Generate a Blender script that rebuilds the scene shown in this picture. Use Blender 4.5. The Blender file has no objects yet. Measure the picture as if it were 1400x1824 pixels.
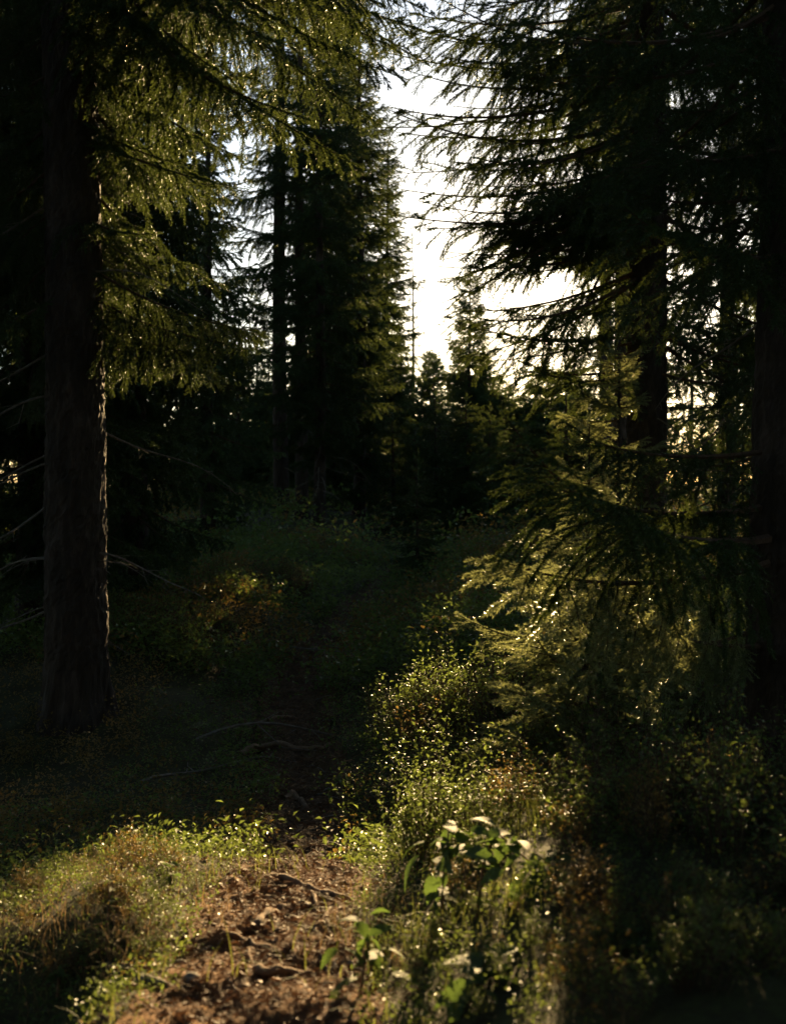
import bpy, math, random
import numpy as np
from mathutils import Vector, Matrix, Euler

# ------------------------------------------------------------------ camera, world, sun, exposure
PW, PH = 1400, 1824                      # photograph size (pixels), used to turn pixels into directions
F = 1829.0                               # focal length in those pixels
PITCH = math.radians(-1.5)
CAM = Vector((0.0, 0.0, 1.5))
sc = bpy.context.scene
cam = bpy.data.cameras.new('camera')
cam.sensor_fit = 'VERTICAL'; cam.sensor_height = 56.0; cam.lens = 56.0 * F / PH
cam.clip_start = 0.05; cam.clip_end = 3000
cam.dof.use_dof = True; cam.dof.focus_distance = 5.2; cam.dof.aperture_fstop = 5.6
cam_o = bpy.data.objects.new('camera', cam); sc.collection.objects.link(cam_o)
cam_o.location = CAM; cam_o.rotation_euler = (math.radians(90) + PITCH, 0, 0)
sc.camera = cam_o
CROT = Euler(cam_o.rotation_euler).to_matrix()

def ray(px, py):
    return (CROT @ Vector(((px - PW / 2) / F, -(py - PH / 2) / F, -1))).normalized()
def at(px, py, Y):                       # the point on a pixel's ray at distance Y in front of the camera
    d = ray(px, py); return CAM + d * (Y / d.y)

SUN = ray(988, 508)                      # towards the sun
EL = math.asin(SUN.z); AZ = math.atan2(SUN.x, SUN.y)
world = bpy.data.worlds.new('World'); sc.world = world; world.use_nodes = True
wn = world.node_tree.nodes; wl = world.node_tree.links
sky = wn.new('ShaderNodeTexSky'); sky.sky_type = 'NISHITA'
sky.sun_disc = True; sky.sun_size = math.radians(1.1); sky.sun_intensity = 0.01   # the photograph shows the sun's disc
sky.sun_elevation = EL; sky.sun_rotation = AZ
sky.altitude = 300; sky.air_density = 1.0; sky.dust_density = 0.6; sky.ozone_density = 1.2
wl.new(sky.outputs[0], wn['Background'].inputs[0]); wn['Background'].inputs[1].default_value = 0.05
sl = bpy.data.lights.new('sun', 'SUN'); sl.energy = 5.0; sl.angle = math.radians(0.53); sl.color = (1.0, 0.69, 0.33)
so = bpy.data.objects.new('sun', sl); sc.collection.objects.link(so)
so.rotation_euler = SUN.to_track_quat('Z', 'Y').to_euler(); so.location = (20, 100, 40)
vs = sc.view_settings
sc.display_settings.display_device = 'sRGB'
vs.view_transform = 'Standard'; vs.look = 'None'; vs.exposure = 2.15; vs.gamma = 1.0; vs.use_curve_mapping = False
cy = sc.cycles
cy.max_bounces = 3; cy.diffuse_bounces = 2; cy.glossy_bounces = 1; cy.transmission_bounces = 2
cy.volume_bounces = 0; cy.transparent_max_bounces = 6; cy.sample_clamp_indirect = 4.0
cy.caustics_reflective = False; cy.caustics_refractive = False
cy.use_denoising = True; cy.use_light_tree = False; cy.use_adaptive_sampling = True; cy.adaptive_threshold = 0.012

rng = np.random.default_rng(7)
random.seed(7)
COL = sc.collection

# ------------------------------------------------------------------ helpers
def link(name, data, parent=None, m=None):
    o = bpy.data.objects.new(name, data); COL.objects.link(o)
    if parent is not None: o.parent = parent
    if m is not None: o.matrix_basis = m
    return o
def tag(o, label=None, cat=None, group=None, kind=None):
    if label: o['label'] = label
    if cat: o['category'] = cat
    if group: o['group'] = group
    if kind: o['kind'] = kind
    return o
def empty(name, loc, label, cat, group=None):
    o = link(name, None); o.location = loc; o.empty_display_size = 0.1
    return tag(o, label, cat, group)

class Geo:
    """collects triangles / quads with a material index, in numpy blocks"""
    def __init__(s): s.v = []; s.f3 = []; s.m3 = []; s.n = 0
    def tris(s, V, T, mi=0):
        V = np.asarray(V, dtype=np.float32).reshape(-1, 3); T = np.asarray(T, dtype=np.int64).reshape(-1, 3)
        s.v.append(V); s.f3.append(T + s.n); s.m3.append(np.full(len(T), mi, dtype=np.int32)); s.n += len(V)
    def arrays(s): return np.concatenate(s.v), np.concatenate(s.f3), np.concatenate(s.m3)
    def mesh(s, name, mats, smooth=False):
        V, T, M = s.arrays()
        me = bpy.data.meshes.new(name)
        me.vertices.add(len(V)); me.vertices.foreach_set('co', V.ravel())
        me.loops.add(len(T) * 3); me.loops.foreach_set('vertex_index', T.ravel().astype(np.int32))
        me.polygons.add(len(T)); me.polygons.foreach_set('loop_start', np.arange(0, len(T) * 3, 3, dtype=np.int32))
        for m in mats: me.materials.append(m)
        me.polygons.foreach_set('material_index', M)
        me.polygons.foreach_set('use_smooth', np.full(len(T), smooth))
        me.update(calc_edges=True); me.validate()
        return me

def unit(a):
    return a / np.maximum(np.linalg.norm(a, axis=-1, keepdims=True), 1e-9)

def tube(geo, pts, rad, sides=6, mi=0, cap=True, wob=None):
    P = np.asarray(pts, dtype=float); n = len(P); R = np.broadcast_to(np.asarray(rad, dtype=float), (n,))
    T = unit(np.gradient(P, axis=0))
    ref = np.array([0.13, 0.31, 0.94]) if abs(T[0][2]) < .8 else np.array([0.95, 0.2, 0.1])
    A = unit(np.cross(T, ref)); B = np.cross(T, A)
    ang = np.linspace(0, 2 * np.pi, sides, endpoint=False)
    W = np.ones((n, sides)) if wob is None else wob
    V = P[:, None, :] + (R[:, None] * W)[:, :, None] * (np.cos(ang)[None, :, None] * A[:, None, :] + np.sin(ang)[None, :, None] * B[:, None, :])
    i = np.arange(n - 1)[:, None] * sides; j = np.arange(sides)[None, :]; k = (j + 1) % sides
    a = (i + j).ravel(); b = (i + k).ravel(); c = (i + sides + k).ravel(); d = (i + sides + j).ravel()
    T3 = np.concatenate([np.stack([a, b, c], 1), np.stack([a, c, d], 1)])
    V = V.reshape(-1, 3)
    if cap:
        V = np.concatenate([V, P[-1:] + T[-1:] * R[-1] * .5]); e = len(V) - 1; o = (n - 1) * sides
        T3 = np.concatenate([T3, np.stack([o + np.arange(sides), o + (np.arange(sides) + 1) % sides, np.full(sides, e)], 1)])
    geo.tris(V, T3, mi)

# value noise
_tab = np.random.default_rng(3).random((256, 256))
def vnoise(x, y, s, seed=0):
    x = np.asarray(x, float) / s + 37.7 * seed + 1000; y = np.asarray(y, float) / s + 91.3 * seed + 1000
    xi = np.floor(x).astype(int); yi = np.floor(y).astype(int); fx = x - xi; fy = y - yi
    fx = fx * fx * (3 - 2 * fx); fy = fy * fy * (3 - 2 * fy)
    t = lambda a, b: _tab[a & 255, b & 255]
    return (t(xi, yi) * (1 - fx) + t(xi + 1, yi) * fx) * (1 - fy) + (t(xi, yi + 1) * (1 - fx) + t(xi + 1, yi + 1) * fx) * fy - .5
def sstep(a, b, x):
    t = np.clip((np.asarray(x, float) - a) / (b - a), 0, 1); return t * t * (3 - 2 * t)

# ------------------------------------------------------------------ materials
def mat(name):
    m = bpy.data.materials.new(name); m.use_nodes = True
    nt = m.node_tree
    return m, nt, nt.nodes, nt.links, nt.nodes['Principled BSDF'], nt.nodes['Material Output']
def ramp(nodes, stops):
    r = nodes.new('ShaderNodeValToRGB'); e = r.color_ramp.elements
    while len(e) < len(stops): e.new(0.5)
    for k, (p, c) in enumerate(stops): e[k].position = p; e[k].color = (*c, 1)
    return r
def noise(nodes, links, scale, detail=4, coord='Object', rough=.6):
    tc = nodes.new('ShaderNodeTexCoord'); n = nodes.new('ShaderNodeTexNoise')
    n.inputs['Scale'].default_value = scale; n.inputs['Detail'].default_value = detail; n.inputs['Roughness'].default_value = rough
    links.new(tc.outputs[coord], n.inputs['Vector']); return n
def leaf_mat(name, dark, light, trans, tfac, rough=.5, scale=6, spec=.5, coord='Object'):
    m, nt, N, L, P, out = mat(name)
    n = noise(N, L, scale, 3, coord)
    oi = N.new('ShaderNodeObjectInfo')
    ad = N.new('ShaderNodeMath'); ad.operation = 'MULTIPLY_ADD'; ad.inputs[1].default_value = .35; 
    L.new(oi.outputs['Random'], ad.inputs[0])
    sb = N.new('ShaderNodeMath'); sb.operation = 'SUBTRACT'; sb.inputs[1].default_value = .17
    L.new(n.outputs[0], sb.inputs[0]); L.new(sb.outputs[0], ad.inputs[2])
    r = ramp(N, [(.3, dark), (.7, light)]); L.new(ad.outputs[0], r.inputs[0])
    L.new(r.outputs[0], P.inputs['Base Color']); P.inputs['Roughness'].default_value = rough
    P.inputs['Specular IOR Level'].default_value = spec
    t = N.new('ShaderNodeBsdfTranslucent'); t.inputs[0].default_value = (*trans, 1)
    mx = N.new('ShaderNodeMixShader'); mx.inputs[0].default_value = tfac
    L.new(P.outputs[0], mx.inputs[1]); L.new(t.outputs[0], mx.inputs[2]); L.new(mx.outputs[0], out.inputs[0])
    return m
def bark_mat(name, c0, c1, c2, sc_=14, zs=.25, bump=.6, dist=.02):
    m, nt, N, L, P, out = mat(name)
    tc = N.new('ShaderNodeTexCoord'); mp = N.new('ShaderNodeMapping'); mp.inputs['Scale'].default_value = (1, 1, zs)
    L.new(tc.outputs['Object'], mp.inputs[0])
    vo = N.new('ShaderNodeTexVoronoi'); vo.inputs['Scale'].default_value = sc_ * 2.2; vo.feature = 'DISTANCE_TO_EDGE'
    n = N.new('ShaderNodeTexNoise'); n.inputs['Scale'].default_value = sc_; n.inputs['Detail'].default_value = 8; n.inputs['Roughness'].default_value = .7
    L.new(mp.outputs[0], n.inputs['Vector'])
    mixv = N.new('ShaderNodeMix'); mixv.data_type = 'VECTOR'; mixv.inputs['Factor'].default_value = .12
    L.new(mp.outputs[0], mixv.inputs[4]); L.new(n.outputs[1], mixv.inputs[5]); L.new(mixv.outputs[1], vo.inputs['Vector'])
    r = ramp(N, [(.3, c0), (.52, c1), (.72, c2)]); L.new(n.outputs[0], r.inputs[0])
    L.new(r.outputs[0], P.inputs['Base Color']); P.inputs['Roughness'].default_value = .85
    P.inputs['Specular IOR Level'].default_value = .25
    ml = N.new('ShaderNodeMath'); ml.operation = 'MULTIPLY_ADD'; ml.inputs[1].default_value = 1.6
    L.new(vo.outputs[0], ml.inputs[0]); L.new(n.outputs[0], ml.inputs[2])
    b = N.new('ShaderNodeBump'); b.inputs['Strength'].default_value = bump; b.inputs['Distance'].default_value = dist
    L.new(ml.outputs[0], b.inputs['Height']); L.new(b.outputs[0], P.inputs['Normal'])
    return m
M_needle = leaf_mat('spruce_needles', (.014, .040, .014), (.038, .080, .024), (.12, .155, .032), .22, rough=.5, scale=3, spec=.3)
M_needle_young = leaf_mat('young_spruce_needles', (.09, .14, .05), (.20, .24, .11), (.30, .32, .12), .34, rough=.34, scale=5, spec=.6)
M_twig = bark_mat('spruce_twig_bark', (.05, .030, .018), (.09, .055, .034), (.14, .09, .06), 60, 1, .2, .002)
M_bark = bark_mat('spruce_bark', (.022, .017, .012), (.050, .036, .026), (.11, .080, .068))
M_dead = bark_mat('dead_branch_bark', (.09, .075, .06), (.16, .135, .11), (.25, .22, .19), 40, 1, .3, .003)
M_blue = leaf_mat('blueberry_leaf', (.035, .080, .018), (.10, .145, .035), (.20, .26, .05), .40, rough=.45, scale=7, spec=.3)
M_bluered = leaf_mat('blueberry_leaf_turning', (.09, .055, .016), (.16, .12, .03), (.30, .20, .05), .40, rough=.45, scale=7, spec=.3)
M_bramble = leaf_mat('bramble_leaf', (.06, .10, .03), (.15, .18, .075), (.17, .27, .05), .34, rough=.65, scale=9, spec=.25)
def add_veins(m):
    nt = m.node_tree; N = nt.nodes; L = nt.links; P = N['Principled BSDF']
    tc = N.new('ShaderNodeTexCoord'); sp = N.new('ShaderNodeSeparateXYZ'); L.new(tc.outputs['Object'], sp.inputs[0])
    ab = N.new('ShaderNodeMath'); ab.operation = 'ABSOLUTE'; L.new(sp.outputs[1], ab.inputs[0])
    ma = N.new('ShaderNodeMath'); ma.operation = 'MULTIPLY_ADD'; ma.inputs[1].default_value = -.9; L.new(ab.outputs[0], ma.inputs[0]); L.new(sp.outputs[0], ma.inputs[2])
    mu = N.new('ShaderNodeMath'); mu.operation = 'MULTIPLY'; mu.inputs[1].default_value = 48; L.new(ma.outputs[0], mu.inputs[0])
    si = N.new('ShaderNodeMath'); si.operation = 'SINE'; L.new(mu.outputs[0], si.inputs[0])
    pw = N.new('ShaderNodeMath'); pw.operation = 'ABSOLUTE'; L.new(si.outputs[0], pw.inputs[0])
    b = N.new('ShaderNodeBump'); b.inputs['Strength'].default_value = .7; b.inputs['Distance'].default_value = .004; L.new(pw.outputs[0], b.inputs['Height'])
    L.new(b.outputs[0], P.inputs['Normal'])
    for t in N:
        if t.bl_idname == 'ShaderNodeBsdfTranslucent': L.new(b.outputs[0], t.inputs['Normal'])
add_veins(M_bramble)
M_cane = bark_mat('bramble_cane', (.10, .055, .03), (.17, .09, .05), (.24, .15, .08), 50, .4, .2, .002)
M_grass = leaf_mat('grass_blade', (.06, .10, .018), (.13, .16, .04), (.24, .26, .05), .42, rough=.6, scale=5, spec=.2)
M_dry = leaf_mat('dry_grass_blade', (.15, .10, .045), (.27, .20, .10), (.30, .20, .09), .35, rough=.7, scale=5, spec=.2)
M_litter = leaf_mat('needle_litter', (.09, .046, .021), (.27, .16, .08), (.16, .08, .04), .12, rough=.7, scale=9, spec=.35)
M_root = bark_mat('root_bark', (.15, .095, .055), (.24, .16, .10), (.36, .26, .17), 34, .5, .6, .006)

def soil_mat(name, stops, sc_=9):
    m, nt, N, L, P, out = mat(name)
    n = noise(N, L, sc_, 9, 'Object', .72); n2 = noise(N, L, sc_ * 9, 6, 'Object', .75); n3 = noise(N, L, .9, 4)
    a = N.new('ShaderNodeMath'); a.operation = 'MULTIPLY_ADD'; a.inputs[1].default_value = .5
    L.new(n2.outputs[0], a.inputs[0]); 
    h = N.new('ShaderNodeMath'); h.operation = 'MULTIPLY'; h.inputs[1].default_value = .5; L.new(n.outputs[0], h.inputs[0]); L.new(h.outputs[0], a.inputs[2])
    r = ramp(N, stops); L.new(a.outputs[0], r.inputs[0]); L.new(r.outputs[0], P.inputs['Base Color'])
    P.inputs['Roughness'].default_value = .9; P.inputs['Specular IOR Level'].default_value = .2
    b = N.new('ShaderNodeBump'); b.inputs['Strength'].default_value = .8; b.inputs['Distance'].default_value = .02
    L.new(a.outputs[0], b.inputs['Height']); L.new(b.outputs[0], P.inputs['Normal'])
    return m
M_ground = soil_mat('forest_floor', [(.30, (.018, .016, .008)), (.46, (.040, .036, .014)), (.58, (.055, .060, .018)), (.72, (.11, .085, .035))], 5)
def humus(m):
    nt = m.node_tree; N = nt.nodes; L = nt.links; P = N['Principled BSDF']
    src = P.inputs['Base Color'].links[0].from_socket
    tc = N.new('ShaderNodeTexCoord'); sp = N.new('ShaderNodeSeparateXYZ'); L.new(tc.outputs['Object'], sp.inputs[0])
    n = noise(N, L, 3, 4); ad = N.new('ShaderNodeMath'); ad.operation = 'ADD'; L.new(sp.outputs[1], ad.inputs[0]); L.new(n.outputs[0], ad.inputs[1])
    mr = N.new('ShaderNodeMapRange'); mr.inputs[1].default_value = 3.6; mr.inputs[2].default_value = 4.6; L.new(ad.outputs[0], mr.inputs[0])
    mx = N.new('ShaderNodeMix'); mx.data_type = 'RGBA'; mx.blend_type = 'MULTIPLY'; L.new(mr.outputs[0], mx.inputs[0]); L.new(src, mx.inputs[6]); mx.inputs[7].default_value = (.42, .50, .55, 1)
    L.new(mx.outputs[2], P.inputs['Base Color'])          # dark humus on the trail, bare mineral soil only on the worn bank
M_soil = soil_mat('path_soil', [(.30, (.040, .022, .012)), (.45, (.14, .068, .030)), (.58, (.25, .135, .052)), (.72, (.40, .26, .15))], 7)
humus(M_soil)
M_stone = soil_mat('stone', [(.3, (.12, .11, .09)), (.5, (.22, .20, .17)), (.7, (.32, .30, .26))], 12)

# ------------------------------------------------------------------ terrain
_py = np.array([-60, -8, 0, .9, 1.6, 2.6, 3.15, 3.5, 4.2, 5.0, 6.0, 8.0, 11., 14., 17., 20., 30., 60., 160., 600.])
_pz = np.array([.6, .2, .1, .40, .505, .415, .33, .18, -.06, -.12, -.12, -.03, .14, .42, .60, .73, 1.0, 1.3, 1.6, 1.6])
def path_x(y):
    return np.interp(y, [0, 2.2, 2.8, 3.3, 4.2, 5.3, 7.2, 9.0, 10.8, 13, 16, 22], [-.18, -.27, -.30, -.30, -.36, -.46, -.72, -.70, -.50, -.05, .35, .6])
def path_w(y):
    return np.interp(y, [0, 2.2, 3.2, 3.8, 5, 8, 12, 16], [.20, .19, .19, .20, .22, .22, .16, .04])
def base_h(x, y):
    x = np.asarray(x, float); y = np.asarray(y, float)
    xp = path_x(y)
    ys = y + .45 * sstep(.2, 2, xp - x) * sstep(1, 3, y) * (1 - sstep(3.4, 5, y))      # the bank crest bends toward the viewer on that side
    z = np.interp(ys, _py, _pz)
    z = z - .05 * sstep(.2, 1.2, xp - x) * (1 - sstep(3, 4, y))
    z = z + .22 * sstep(.35, 1.3, xp - x) * sstep(5, 7.5, y) * (1 - sstep(18, 30, y))       # bank beside the path
    z = z + .16 * np.exp(-(((x + 1.45) / .5) ** 2 + ((y - 9.7) / .7) ** 2))                 # mound
    z = z + .12 * np.exp(-(((x + .75) / .35) ** 2 + ((y - 11.2) / .5) ** 2))
    z = z + .20 * sstep(.35, 1.2, x - xp) * sstep(3.2, 4.4, y) * (1 - sstep(14, 22, y))
    z = z + .20 * sstep(.22, .8, x - xp) * (1 - sstep(3.2, 4.4, y))
    z = z + .04 * sstep(.22, .45, xp - x) * sstep(2.0, 2.5, y) * (1 - sstep(3.2, 3.6, y)) - .14 * sstep(.4, 1.3, xp - x) * (1 - sstep(3.3, 4.2, y))
    z = z - .24 * sstep(.26, .5, xp - x) * (1 - sstep(2.0, 2.65, y)) * sstep(1.0, 1.5, y)     # the bank falls away on the near side of its crest
    z = z + .10 * vnoise(x, y, 1.6, 1) * sstep(3.2, 5, y) + .5 * vnoise(x, y, 9, 2) * sstep(14, 30, np.hypot(x, y)) + 2.0 * vnoise(x, y, 45, 3) * sstep(30, 90, np.hypot(x, y))
    z = z + .05 * vnoise(x, y, .5, 4) + .025 * vnoise(x, y, .17, 5)
    return z
def pmask(x, y):
    return 1 - sstep(.75, 1.25, np.abs(x - path_x(y)) / path_w(y) + .5 * vnoise(x, y, .35, 9))
def path_h(x, y):
    m = pmask(x, y) * (1 - sstep(12, 15, y))
    return base_h(x, y) - .05 * m * sstep(3.2, 4.5, y) + (.022 * vnoise(x, y, .08, 6) + .018 * vnoise(x, y, .03, 7) + .012 * vnoise(x, y, .013, 8)) * m
def ground_h(x, y):
    m = 1 - sstep(1.0, 1.35, np.abs(np.asarray(x) - path_x(y)) / path_w(y))
    return path_h(x, y) - .06 * m * (1 - sstep(13, 15, y)) * sstep(.9, 1.3, y)
def gz(x, y): return float(path_h(x, y))
def on_ground(px, py):
    d = ray(px, py); t = 1.0
    while t < 80:
        p = CAM + d * t
        if p.z < gz(p.x, p.y): break
        t += .015
    p.z = gz(p.x, p.y); return p

def grid_mesh(name, xs, ys, hf, m, warp=None):
    X, Y = np.meshgrid(xs, ys)
    if warp: X, Y = warp(X, Y)
    Z = hf(X, Y); V = np.stack([X, Y, Z], -1).reshape(-1, 3)
    ny, nx = X.shape; i = (np.arange(ny - 1)[:, None] * nx + np.arange(nx - 1)[None, :]).ravel()
    T = np.concatenate([np.stack([i, i + 1, i + nx + 1], 1), np.stack([i, i + nx + 1, i + nx], 1)])
    g = Geo(); g.tris(V, T); return g.mesh(name, [m], True)
def graded(lo, hi, core0, core1, step, grow=1.12):
    c = list(np.arange(core0, core1, step)); s = step; p = c[-1]; r = []
    while p < hi: s *= grow; p += s; r.append(p)
    s = step; p = core0; l = []
    while p > lo: s *= grow; p -= s; l.append(p)
    return np.array(l[::-1] + c + r)
tag(link('ground', grid_mesh('ground', graded(-400, 400, -2.2, 2.2, .03, 1.06), graded(-300, 700, 2.0, 4.6, .028, 1.025), ground_h, M_ground)), kind='structure')
def pwarp(U, Y):
    e = np.where(U > 0, vnoise(U * 0, Y, .33, 11), vnoise(U * 0, Y, .41, 12)) + .6 * np.where(U > 0, vnoise(U * 0, Y, .11, 13), vnoise(U * 0, Y, .13, 14))
    return path_x(Y) + U * path_w(Y) * (1.16 + .5 * e), Y
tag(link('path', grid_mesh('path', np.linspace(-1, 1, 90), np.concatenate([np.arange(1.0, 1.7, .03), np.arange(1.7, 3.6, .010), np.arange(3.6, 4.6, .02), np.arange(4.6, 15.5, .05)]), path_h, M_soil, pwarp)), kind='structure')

# ------------------------------------------------------------------ spruce branches (shared meshes)
def needles(geo, P, D, L, k, nl, w, r, mi=0, tipshrink=.75):
    """k needles round each shoot; P, D, L arrays of shoots"""
    P = np.asarray(P); D = unit(np.asarray(D)); L = np.asarray(L); n = len(P)
    ref = np.where(np.abs(D[:, 2:3]) < .9, np.array([[0, 0, 1.]]), np.array([[1., 0, 0]]))
    A = unit(np.cross(D, ref)); B = np.cross(D, A)
    t = (np.arange(k) + .5) / k
    ph = 2.39996 * np.arange(k)[None, :] + r.random((n, 1)) * 6.28 + r.normal(0, .3, (n, k))
    O = np.cos(ph)[..., None] * A[:, None] + np.sin(ph)[..., None] * B[:, None]
    O[..., 2] += .28                                               # needles lift towards the upper side
    nd = unit(D[:, None] * (.55 + .5 * t)[None, :, None] + O * .8 + r.normal(0, .1, (n, k, 3)))
    base = P[:, None] + D[:, None] * (L[:, None] * t[None, :])[..., None]
    sd = unit(np.cross(nd, O + r.normal(0, .4, (n, k, 3))))
    ln = nl * (1 - (1 - tipshrink) * t)[None, :, None] * r.uniform(.75, 1.15, (n, k, 1))
    V = np.stack([base - sd * w * .5, base + sd * w * .5, base + nd * ln], 2).reshape(-1, 3)
    geo.tris(V, np.arange(len(V)).reshape(-1, 3), mi)

LOD = {'near': (27, .019, .0048), 'mid': (16, .027, .0115), 'far': (8, .042, .028)}
def gen_branch(L, lod, hang, seed, dens=1.0):
    r = np.random.default_rng(seed); g = Geo()
    n = 14; t = np.linspace(0, 1, n)
    bend = r.normal(0, .05) * L
    ax = np.stack([L * t * .97, bend * t * t + .012 * L * np.sin(6 * t + seed), L * (-.30 * t + .24 * t * t)], 1)
    tube(g, ax, np.interp(t, [0, 1], [.006 + .0065 * L, .0015]), 5 if lod == 'near' else 4, 1)
    def axp(s): return np.array([np.interp(s, t, ax[:, k]) for k in range(3)])
    P, D, Ln = [], [], []
    step = {'near': .038, 'mid': .046, 'far': .062}[lod] / dens
    ss = .035 if lod == 'near' else .045 if lod == 'mid' else .07
    s = .14 * L; side = 1
    while s < L * .985:
        u = s / L; p = axp(u); fw = unit(axp(min(u + .03, 1)) - axp(max(u - .03, 0)))
        lat = np.array([-fw[1], fw[0], 0]) * side
        ln = (min(.48 * L, .72) * (1 - u) ** .75 * min(1, .55 + 1.8 * u) + .05) * r.uniform(.55, 1.15)
        d = unit(fw * r.uniform(.45, .85) + lat * r.uniform(.55, .95) + np.array([0, 0, r.normal(-.08, .14)]))
        m = max(2, int(ln / ss)); q = p.copy(); pts = [q.copy()]
        for k in range(m):
            d = unit(d + np.array([0, 0, -hang * ss / .05 * .16]) + r.normal(0, .06, 3))
            P.append(q.copy()); D.append(d.copy()); Ln.append(ln / m * 1.15)          # the side twig's own needles
            q = q + d * ln / m; pts.append(q.copy())
            sl_ = min(.10, (ln - k * ln / m) * .55 + .02) * r.uniform(.6, 1.15)
            for sg in ((1, -1) if r.random() < .55 else (r.choice([-1, 1]),)):
                sd = np.array([-d[1], d[0], 0]) * sg
                P.append(q.copy()); D.append(unit(d * .75 + sd * .75 + np.array([0, 0, -.3 * hang + r.normal(.05, .12)]))); Ln.append(sl_)
        if lod != 'far': tube(g, np.array(pts), np.linspace(.0028, .001, len(pts)), 3, 1, False)
        s += step * r.uniform(.6, 1.4) * (1 if dens == 1 or r.random() < .8 else 3.5); side = -side
    for s in np.arange(.35, 1.0, .05 / L):
        P.append(axp(s)); D.append(unit(axp(min(s + .04, 1.0)) - axp(max(s - .04, 0)) + 1e-6)); Ln.append(.055)
    k, nl, w = LOD[lod]
    needles(g, np.array(P), np.array(D), np.array(Ln), k, nl, w, r)
    return g
LENS = [.4, .7, 1.1, 1.6, 2.2, 2.9]
BR = {}
def branch_mesh(lod, L, weep, young=False, thin=False):
    i = min(range(len(LENS)), key=lambda k: abs(LENS[k] - L)); v = int(rng.integers(0, 2))
    key = (lod, i, v, weep, young, thin)
    if key not in BR:
        g = gen_branch(LENS[i], lod, {0: .35, 1: .95, 2: 1.7}[weep], 100 + 31 * i + 7 * v + 3 * weep, .5 if thin else 1.0)
        BR[key] = g.mesh('branch_%s_%d' % (lod, i), [M_needle_young if young else M_needle, M_twig])
    return BR[key], LENS[i]
DEADM = {}
def dead_mesh(v):
    if v not in DEADM:
        r = np.random.default_rng(900 + v); g = Geo(); L = 1.0; t = np.linspace(0, 1, 12)
        ax = np.stack([t, .10 * np.sin(3 * t + v) * t, -.28 * t * t + .03 * np.sin(7 * t + v)], 1)
        tube(g, ax, np.linspace(.009, .0018, 12), 5)
        for k in range(9):
            u = r.uniform(.25, .95); p = np.array([np.interp(u, t, ax[:, c]) for c in range(3)])
            d = unit(np.array([.7, r.choice([-1, 1]) * r.uniform(.4, .9), r.normal(-.2, .3)])); l = r.uniform(.08, .35) * (1.1 - u)
            q = p + d * l * .5 + r.normal(0, .02, 3); tube(g, np.array([p, q, p + d * l + np.array([0, 0, -.06 * l])]), np.array([.003, .002, .001]), 3)
        DEADM[v] = g.mesh('dead_branch', [M_dead])
    return DEADM[v]

def orient(p, az, el, scale=1.0, roll=0.0):
    return Matrix.Translation(p) @ Matrix.Rotation(az, 4, 'Z') @ Matrix.Rotation(-el, 4, 'Y') @ Matrix.Rotation(roll, 4, 'X') @ Matrix.Scale(scale, 4)

# openings the sun shines through: a branch that would close one is not grown
from mathutils.bvhtree import BVHTree
SHAFTS = []; _bvh = {}
_srng = np.random.default_rng(77)
def shaft(px, py, rad, Y=None, keep=0.0, n=6, up=.05):
    p = np.array(on_ground(px, py)) + np.array([0, 0, up]) if Y is None else np.array(at(px, py, Y))
    SHAFTS.append((p, [Vector(p + np.append(_srng.uniform(-1, 1, 2), _srng.uniform(-.3, .3)) * rad) for _ in range(n)], keep))
_S = np.array(SUN)
def closes(me, M):
    """how surely a branch (its mesh and world matrix) closes one of the openings: 0 = not at all"""
    c = np.array(M.translation); e = np.array(M @ Vector((1.0, 0, -.1))); sc_ = M.to_scale()[0]
    L0 = max(v[0] for v in me_box(me)); e = c + (e - c) * L0
    worst = 0.0; inv = None
    if c[1] < -.5: return 0.0
    A = (c + (e - c) * np.linspace(0, 1, 5)[:, None])[None] - np.array([q[0] for q in SHAFTS])[:, None]
    al = A @ _S; dist = np.where(al > .2, np.linalg.norm(A - al[..., None] * _S, axis=2), 9).min(1)
    for k_ in np.nonzero(dist < .35 + .25 * L0 * sc_)[0]:
        p, pts, keep = SHAFTS[k_]
        if me.name not in _bvh:
            V = np.empty(len(me.vertices) * 3, np.float32); me.vertices.foreach_get('co', V)
            T = np.empty(len(me.loops), np.int32); me.loops.foreach_get('vertex_index', T)
            _bvh[me.name] = BVHTree.FromPolygons(V.reshape(-1, 3).tolist(), T.reshape(-1, 3).tolist(), all_triangles=True)
        if inv is None: inv = M.inverted(); d = (inv.to_3x3() @ SUN).normalized()
        k = sum(_bvh[me.name].ray_cast(inv @ (q + SUN * .25), d)[0] is not None for q in pts) / len(pts)
        worst = max(worst, min(1, k * (2.5 if k_ else 12)) * (1 - keep))   # the view of the sun itself stays clear
    return worst
_box = {}
def me_box(me):
    if me.name not in _box:
        V = np.empty(len(me.vertices) * 3, np.float32); me.vertices.foreach_get('co', V); V = V.reshape(-1, 3)
        _box[me.name] = [tuple(V.max(0))]
    return _box[me.name]
TREES = []
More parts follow.
